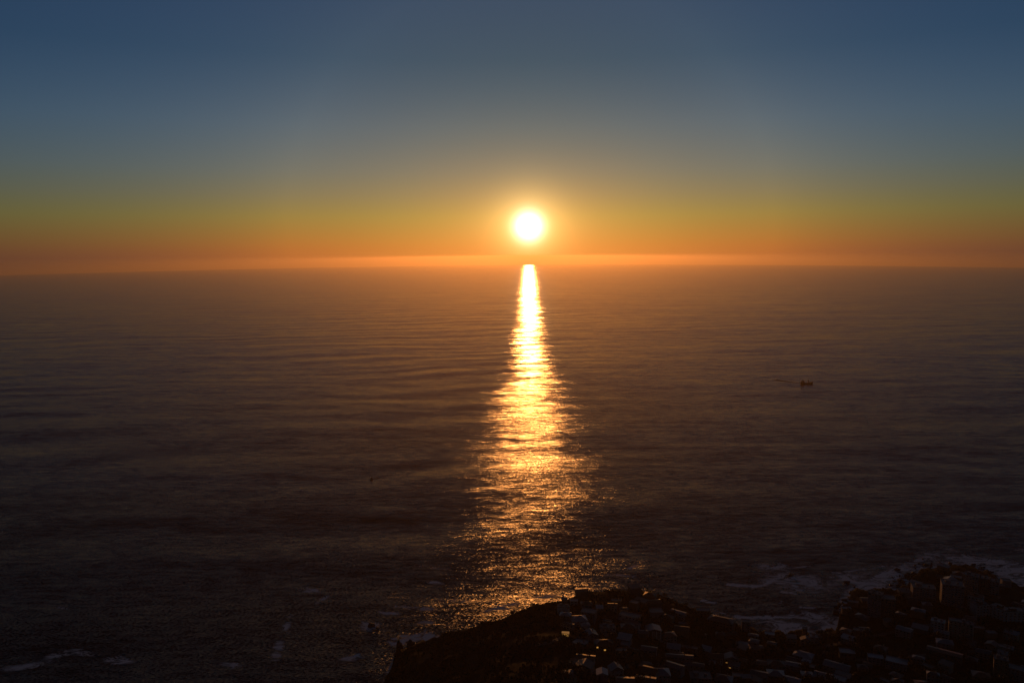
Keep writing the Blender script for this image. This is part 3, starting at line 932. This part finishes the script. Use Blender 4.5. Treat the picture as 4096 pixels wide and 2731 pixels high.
# the zigzag hotel: one white building of three angled blocks
p, s = hit(3900, 2440)
hz = empty('hotel', p)
tag(hz, 'long white hotel of angled blocks zigzagging along the right edge', 'hotel')
hp = [(3868, 2430), (3926, 2444), (3905, 2468), (3955, 2462), (4016, 2486), (4100, 2490), (4180, 2496)]
P3 = [hit(*q)[0] for q in hp]
zb = min(q.z for q in P3)
for k, (i, j, hh) in enumerate(((0, 1, 17), (2, 3, 15), (3, 4, 15), (4, 5, 14), (5, 6, 14))):
    A, Bq = P3[i], P3[j]
    ctr = (A + Bq) / 2
    L = (Bq - A).length
    th = math.atan2(Bq.y - A.y, Bq.x - A.x)
    nrm_ = Vector((-math.sin(th), math.cos(th), 0))
    if nrm_.y < 0:
        nrm_ = -nrm_
    cc = ctr + nrm_ * (6 + .02 * k) - p
    zc_ = zb - p.z + hh / 2
    wo = MB().box((cc.x, cc.y, zc_ - 3), (L, 12, hh + 6), th).obj('block_wall', MW[0], hz)
    MB().box((cc.x, cc.y, zb - p.z + hh + .3), (L - .6, 11.4, .6), th).box((cc.x, cc.y, zb - p.z + hh + 1.6), (L * .3, 5, 2), th).obj('block_roof', MR[4], hz)
    n = max(4, int(L / 4.2))
    fr = ctr - p - nrm_ * .04
    for fl in range(4):
        for c_ in range(n):
            q = fr + Vector((math.cos(th), math.sin(th), 0)) * ((c_ + .5) / n - .5) * L
            MB().box((q.x, q.y, zb - p.z + (fl + .55) * hh / 4.2), (1.8, .16, 1.7), th).obj('window', M_GLASS, wo)
    FOOT.append((ctr.x, ctr.y, L / 2))

# glass pavilion on the dark hillside, glow put into panes and roof as emission
p, s = hit(2262, 2545)
gp = empty('glass_pavilion', p, R(-6))
tag(gp, 'small glowing orange glass pavilion alone on the dark hillside', 'pavilion')
FOOT.append((p.x, p.y, 6))
for sx in (-3.3, 3.3):
    for sy in (-2.2, 2.2):
        MB().box((sx, sy, 1.6), (.22, .22, 4.8)).obj('post', M_FRAME, gp)
MB().box((0, 0, -.3), (7.2, 5.2, .9)).obj('floor_slab', MW[2], gp)
for sx in (-1.65, 1.65):
    MB().box((sx, -2.2, 1.85), (3.0, .06, 3.2)).obj('lit_pane', M_LIT, gp)
MB().box((3.3, 0, 1.85), (.06, 4.1, 3.2)).obj('lit_pane', M_LIT, gp)
MB().box((-3.3, 0, 1.85), (.06, 4.1, 3.2)).obj('lit_pane', M_LIT, gp)
rm_ = MB()
roof_shape(rm_, 'hip', 7.2, 5.0, 3.7, 22, ov=.3)
rm_.obj('roof', M_GLOWROOF, gp)

# sunlit lawn at the crest
def sheet(name, pts, mat, dz=.35, lab=None, n=14, kind='structure'):
    """a sheet draped on the ground inside four picture corners"""
    c4 = [hit(*q)[0] for q in pts]
    vs, fs = [], []
    for i in range(n):
        for j in range(n):
            u, v = i / (n - 1), j / (n - 1)
            q = c4[0].lerp(c4[1], u).lerp(c4[3].lerp(c4[2], u), v)
            vs.append((q.x, q.y, float(land_z(q.x, q.y)) + dz))
    for i in range(n - 1):
        for j in range(n - 1):
            fs.append((i * n + j, (i + 1) * n + j, (i + 1) * n + j + 1, i * n + j + 1))
    return tag(MB().add(vs, fs).obj(name, mat), kind=kind)


sheet('lawn', [(2262, 2402), (2282, 2399), (2300, 2388), (2296, 2384)], M_LAWN)

# roads draped on the slope
def road(pts, wd=6.0):
    P3 = [hit(*q)[0] for q in pts]
    vs, fs = [], []
    n = (len(P3) - 1) * 14 + 1
    for k in range(n):
        f = min(k / 14, len(P3) - 1.0001)
        i = int(f)
        g0, g1, g2, g3 = P3[max(i - 1, 0)], P3[i], P3[i + 1], P3[min(i + 2, len(P3) - 1)]
        t = f - i
        q = .5 * (2 * g1 + (g2 - g0) * t + (2 * g0 - 5 * g1 + 4 * g2 - g3) * t * t + (3 * g1 - g0 - 3 * g2 + g3) * t ** 3)
        tg = (g2 - g1)
        sd_ = Vector((-tg.y, tg.x, 0)).normalized() * wd / 2
        for e in (q - sd_, q + sd_):
            vs.append((e.x, e.y, float(land_z(e.x, e.y)) + .5))
    for k in range(n - 1):
        fs.append((2 * k, 2 * k + 1, 2 * k + 3, 2 * k + 2))
    ROADS.append([Vector(v) for v in vs[::2]])
    return tag(MB().add(vs, fs).obj('road', M_ROAD), kind='structure')


ROADS = []
road([(2140, 2580), (2200, 2572), (2300, 2552), (2420, 2570), (2560, 2600)])
road([(2470, 2470), (2560, 2530), (2660, 2570), (2780, 2590), (2920, 2600), (3080, 2600), (3260, 2590), (3420, 2560), (3560, 2530), (3720, 2500), (3900, 2480)])
road([(2330, 2700), (2500, 2670), (2640, 2660), (2800, 2650), (2990, 2645), (3160, 2640), (3400, 2640), (3700, 2620), (4090, 2590)])

# ------------------------------------------------------------------ poles, crane
def pole(px, py, h, label, name='lamp_post'):
    p, s = hit(px, py)
    o = empty(name, p)
    tag(o, label, 'lamp post')
    MB().tube((0, 0, -1), (0, 0, h), .16, .10).obj('post', M_STEEL, o)
    MB().tube((0, 0, h), (1.5, 0, h + .25), .08).box((1.7, 0, h + .2), (.8, .35, .2)).obj('lamp_arm', M_STEEL, o)


pole(2252, 2404, 10, 'tall thin lamp post left of the sunlit lawn on the crest')
pole(2186, 2406, 6, 'short lamp post on the bare crest left of the lawn')
pole(3359, 2520, 9, 'lamp post at the inner corner of the rocky bay')
pole(2891, 2644, 9, 'pale lamp post among the lower houses right of the brownish gable')
pole(3623, 2640, 10, 'tall post beside the flat roofed terrace in the lower right')
p, s = hit(2329, 2378)
cr = empty('tower_crane', p)
tag(cr, 'thin tower crane with its jib to the right, on the headland crest', 'crane')
mb = MB()
for sx, sy in ((-.5, -.5), (.5, -.5), (.5, .5), (-.5, .5)):
    mb.tube((sx, sy, -1), (sx, sy, 9), .1, n=5)
for k in range(7):
    z = k * 1.4
    mb.tube((-.5, -.5, z), (.5, -.5, z + 1.3), .06, n=4).tube((.5, .5, z), (-.5, .5, z + 1.3), .06, n=4)
mb.obj('mast', M_STEEL, cr)
MB().tube((-4, 0, 9.2), (13, 0, 9.2), .22, n=5).tube((0, 0, 9), (0, 0, 11.4), .2, n=5).tube((0, 0, 11.3), (10, 0, 9.3), .06, n=4).tube((0, 0, 11.3), (-3.6, 0, 9.3), .06, n=4).obj('jib', M_STEEL, cr)
MB().box((-3.6, 0, 8.5), (1.4, 1, 1.2)).obj('counterweight', MW[4], cr)

# ------------------------------------------------------------------ rocks along the shore
def rock_mesh(seed):
    r = random.Random(seed)
    bm = bmesh.new()
    bmesh.ops.create_icosphere(bm, subdivisions=3, radius=1)
    off = [Vector((r.gauss(0, 1), r.gauss(0, 1), r.gauss(0, 1))).normalized() for _ in range(9)]
    for v in bm.verts:
        n = v.co.normalized()
        k = 1 + .16 * math.sin(5 * n.dot(off[0]) + seed) + .12 * math.sin(9 * n.dot(off[1])) + .08 * math.sin(17 * n.dot(off[2]))
        for o in off[3:]:
            dd = n.dot(o) * k
            if dd > .62:
                k *= .62 / dd
        v.co = n * k
    me = bpy.data.meshes.new('sea_rock')
    bm.to_mesh(me)
    bm.free()
    me.materials.append(M_ROCK)
    return me


RK = [rock_mesh(i) for i in range(5)]


def rock(px, py, wpx, hm, label, group=None, squash=.6):
    p, t = hit_sea(px, py)
    d = (p - cam.location).length
    o = bpy.data.objects.new('sea_rock', rnd.choice(RK))
    COL.objects.link(o)
    wq = wpx * d / FPX / 2
    o.location = (p.x, p.y, p.z + hm * .15)
    o.scale = (wq, wq * squash, hm)
    o.rotation_euler = (0, 0, rnd.uniform(-.3, .3))
    tag(o, label, 'rock', group)


rock(1487, 2505, 26, 6, 'jagged lone rock out in the foam left of the dark headland')
rock(1510, 2513, 12, 3, 'small low rock touching the lone rock in the foam on its right')
rock(1595, 2588, 26, 7, 'pointed rock at the very tip of the dark hillside on the left')
rock(1640, 2578, 34, 5, 'broad rock right beside the pointed one under the hillside')
rock(3160, 2300, 18, 2.4, 'single flat rock alone in the surf of the bay')
rock(3590, 2280, 20, 2.6, 'dark flat rock awash off the rocky point, nearest the open sea')
rock(3385, 2328, 24, 3, 'long low rock pointing out from the rocky shore corner')
for i in range(60):
    q = rnd.random()
    if q < .45:
        px, py = rnd.uniform(3560, 3700), 0
        py = np.interp(px, [3560, 3620, 3645, 3680, 3700], [2350, 2338, 2315, 2275, 2268]) - abs(rnd.gauss(0, 16)) + 2
    elif q < .75:
        px = rnd.uniform(3700, 3990)
        py = np.interp(px, [3700, 3767, 3838, 3895, 3952, 3990], [2272, 2258, 2254, 2268, 2282, 2308]) - abs(rnd.gauss(0, 7)) + 2
    else:
        px = rnd.uniform(3330, 3420)
        py = np.interp(px, [3330, 3362, 3398, 3420], [2460, 2435, 2395, 2360]) - abs(rnd.gauss(0, 14)) + 2
    rock(px, py, rnd.uniform(6, 22), rnd.uniform(1.2, 3.2), 'dark wave washed rock among many along the rocky shore on the right', 'rocks strewn along the right shore', .7)

# ------------------------------------------------------------------ more houses and trees filling the slope
def free(x, y, r):
    return all((x - a) ** 2 + (y - b) ** 2 > (r + c) ** 2 for a, b, c in FOOT)


def pick():
    px = rnd.uniform(2230, 4130)
    top_ = np.interp(px, [q[0] for q in RIM], [q[1] for q in RIM])
    return px, rnd.uniform(top_ + 14, 2755)


GROUPS = ['dim houses on the headland slope', 'dim houses in the town behind the bay']
LABS = ['dim small house half hidden among dark trees on the headland slope', 'dim plain house in the dark town behind the bay']
made = tries = 0
while made < 100 and tries < 6000:
    tries += 1
    px, py = pick()
    p, s = hit(px, py)
    w_ = rnd.uniform(9, 17)
    if not free(p.x, p.y, w_ * .55):
        continue
    if px < 2420 and py > 2520 and rnd.random() < .75:
        continue
    k = 0 if px < 2950 else 1
    rt = rnd.choice(['gable', 'gable', 'hip', 'flat', 'flat', 'mono'])
    house(px, py, 0, rnd.choice([3.2, 5.5, 6, 8.5]), rt, rnd.choice('xxy'), rnd.uniform(12, 24) if rt != 'mono' else 7, rnd.uniform(.5, .9), rnd.uniform(-28, 28),
          rnd.choice([1, 2, 3, 3, 4, 4]), rnd.choice([0, 0, 1, 3, 4, 4]), 'house', LABS[k], 'house', GROUPS[k], floors=2, pos=p, w_=w_,
          win=py > 2560, lit=(rnd.choice([0, 1, 2]),) if rnd.random() < .02 else None, chimney=rnd.random() < .25)
    made += 1

TL = {'round': 'dark rounded tree among the houses of the slope', 'flat': 'dark spreading umbrella pine among the houses of the slope', 'spire': 'slim dark cypress among the houses of the slope'}
for k in range(9):
    px = 2838 + k * 10.5
    p, s = hit(px, np.interp(px, [2830, 2935], [2474, 2506]))
    tree('spire', p, rnd.uniform(7, 11), rnd.uniform(5, 7), 'slim dark cypress in the row above the long dark building by the bay', 'cypress row above the bay')
made = tries = 0
while made < 285 and tries < 9000:
    tries += 1
    if rnd.random() < .3:
        i_ = rnd.uniform(2040, 3300)
        px, py = i_, np.interp(i_, [q[0] for q in RIM], [q[1] for q in RIM]) + rnd.uniform(3, 30)
    else:
        px, py = pick()
    p, s = hit(px, py)
    if not free(p.x, p.y, 1.0):
        continue
    kd = rnd.choice(['round'] * 5 + ['flat'] * 3 + ['spire'])
    hgt = rnd.uniform(7, 13) if py > np.interp(px, [q[0] for q in RIM], [q[1] for q in RIM]) + 30 else rnd.uniform(2.5, 5.5)
    wd = {'round': .55, 'flat': .75, 'spire': .5}[kd] * hgt * rnd.uniform(.8, 1.2)
    tree(kd, p - Vector((0, 0, .3)), hgt, wd, TL[kd], {'round': 'rounded trees on the slope', 'flat': 'umbrella pines on the slope', 'spire': 'cypresses on the slope'}[kd])
    FOOT.append((p.x, p.y, wd * .45))
    made += 1

# low scrub on the open hillside: nobody could count it
vs, fs = [], []
rs_ = np.random.RandomState(4)
nb = 15000
aa = np.radians(rs_.uniform(-14, 33, nb))
tq = rs_.uniform(.55, 1.0, nb) ** .6
rcc = rim_at(aa)[0]
bx, by = rcc * tq * np.sin(aa), rcc * tq * np.cos(aa)
bz = land_z(bx, by)
occ = np.array([(a, b, c * .8) for a, b, c in FOOT if c > 3])
dens = sines(bx, by, 45, 9, 31)
for i in range(nb):
    if aa[i] > R(6) and rs_.rand() < .55 or dens[i] < -.7:
        continue
    if np.any((occ[:, 0] - bx[i]) ** 2 + (occ[:, 1] - by[i]) ** 2 < occ[:, 2] ** 2):
        continue
    r_ = rs_.uniform(.5, 1.5)
    hgt = r_ * rs_.uniform(.7, 1.3)
    for q in range(5):
        ox, oy = rs_.uniform(-1, 1, 2) * r_ * .7
        a0 = rs_.uniform(0, 3.1)
        c_, s_ = math.cos(a0) * r_ * .7, math.sin(a0) * r_ * .7
        b0 = len(vs)
        x0, y0, z0 = bx[i] + ox, by[i] + oy, bz[i] - .3
        vs += [(x0 - c_, y0 - s_, z0), (x0 + c_, y0 + s_, z0), (x0 + c_ * .7 - s_ * .3, y0 + s_ * .7 + c_ * .3, z0 + hgt + .3), (x0 - c_ * .5 + s_ * .3, y0 - s_ * .5 - c_ * .3, z0 + hgt * rs_.uniform(.7, 1.2) + .3)]
        fs.append((b0, b0 + 1, b0 + 2, b0 + 3))
tag(MB().add(vs, fs).obj('scrub', M_LEAF[0]), kind='stuff')

# ------------------------------------------------------------------ the air over the sea
hm = bpy.data.materials.new('sea_haze')
hm.use_nodes = True
H = NT(hm.node_tree)
hm.node_tree.nodes.remove(hm.node_tree.nodes['Principled BSDF'])
pv = H.n('VolumePrincipled')
pv.inputs['Color'].default_value = (.93, .74, .50, 1)
pv.inputs['Density'].default_value = 2.9e-5
pv.inputs['Anisotropy'].default_value = .75
H.put(hm.node_tree.nodes['Material Output'].inputs['Volume'], pv.outputs[0])
hb = MB()                                   # a box whose lid sinks sideways with the curve of the sea
xs = np.linspace(-50000, 50000, 61)
top = [(x, yy, max(CAM_H + 8 - x * x / (2 * 500e3), -1100)) for yy in (-30000, 95000) for x in xs]
bot = [(x, yy, -1300) for yy in (-30000, 95000) for x in xs]
N = len(xs)
fs = []
for k in range(N - 1):
    fs += [(k, k + 1, N + k + 1, N + k), (2 * N + k, 3 * N + k, 3 * N + k + 1, 2 * N + k + 1),
           (k, 2 * N + k, 2 * N + k + 1, k + 1), (N + k, N + k + 1, 3 * N + k + 1, 3 * N + k)]
fs += [(0, N, 3 * N, 2 * N), (N - 1, 3 * N - 1, 4 * N - 1, 2 * N - 1)]
hb.add(top + bot, fs)
haze = hb.obj('haze', hm)
tag(haze, kind='stuff')
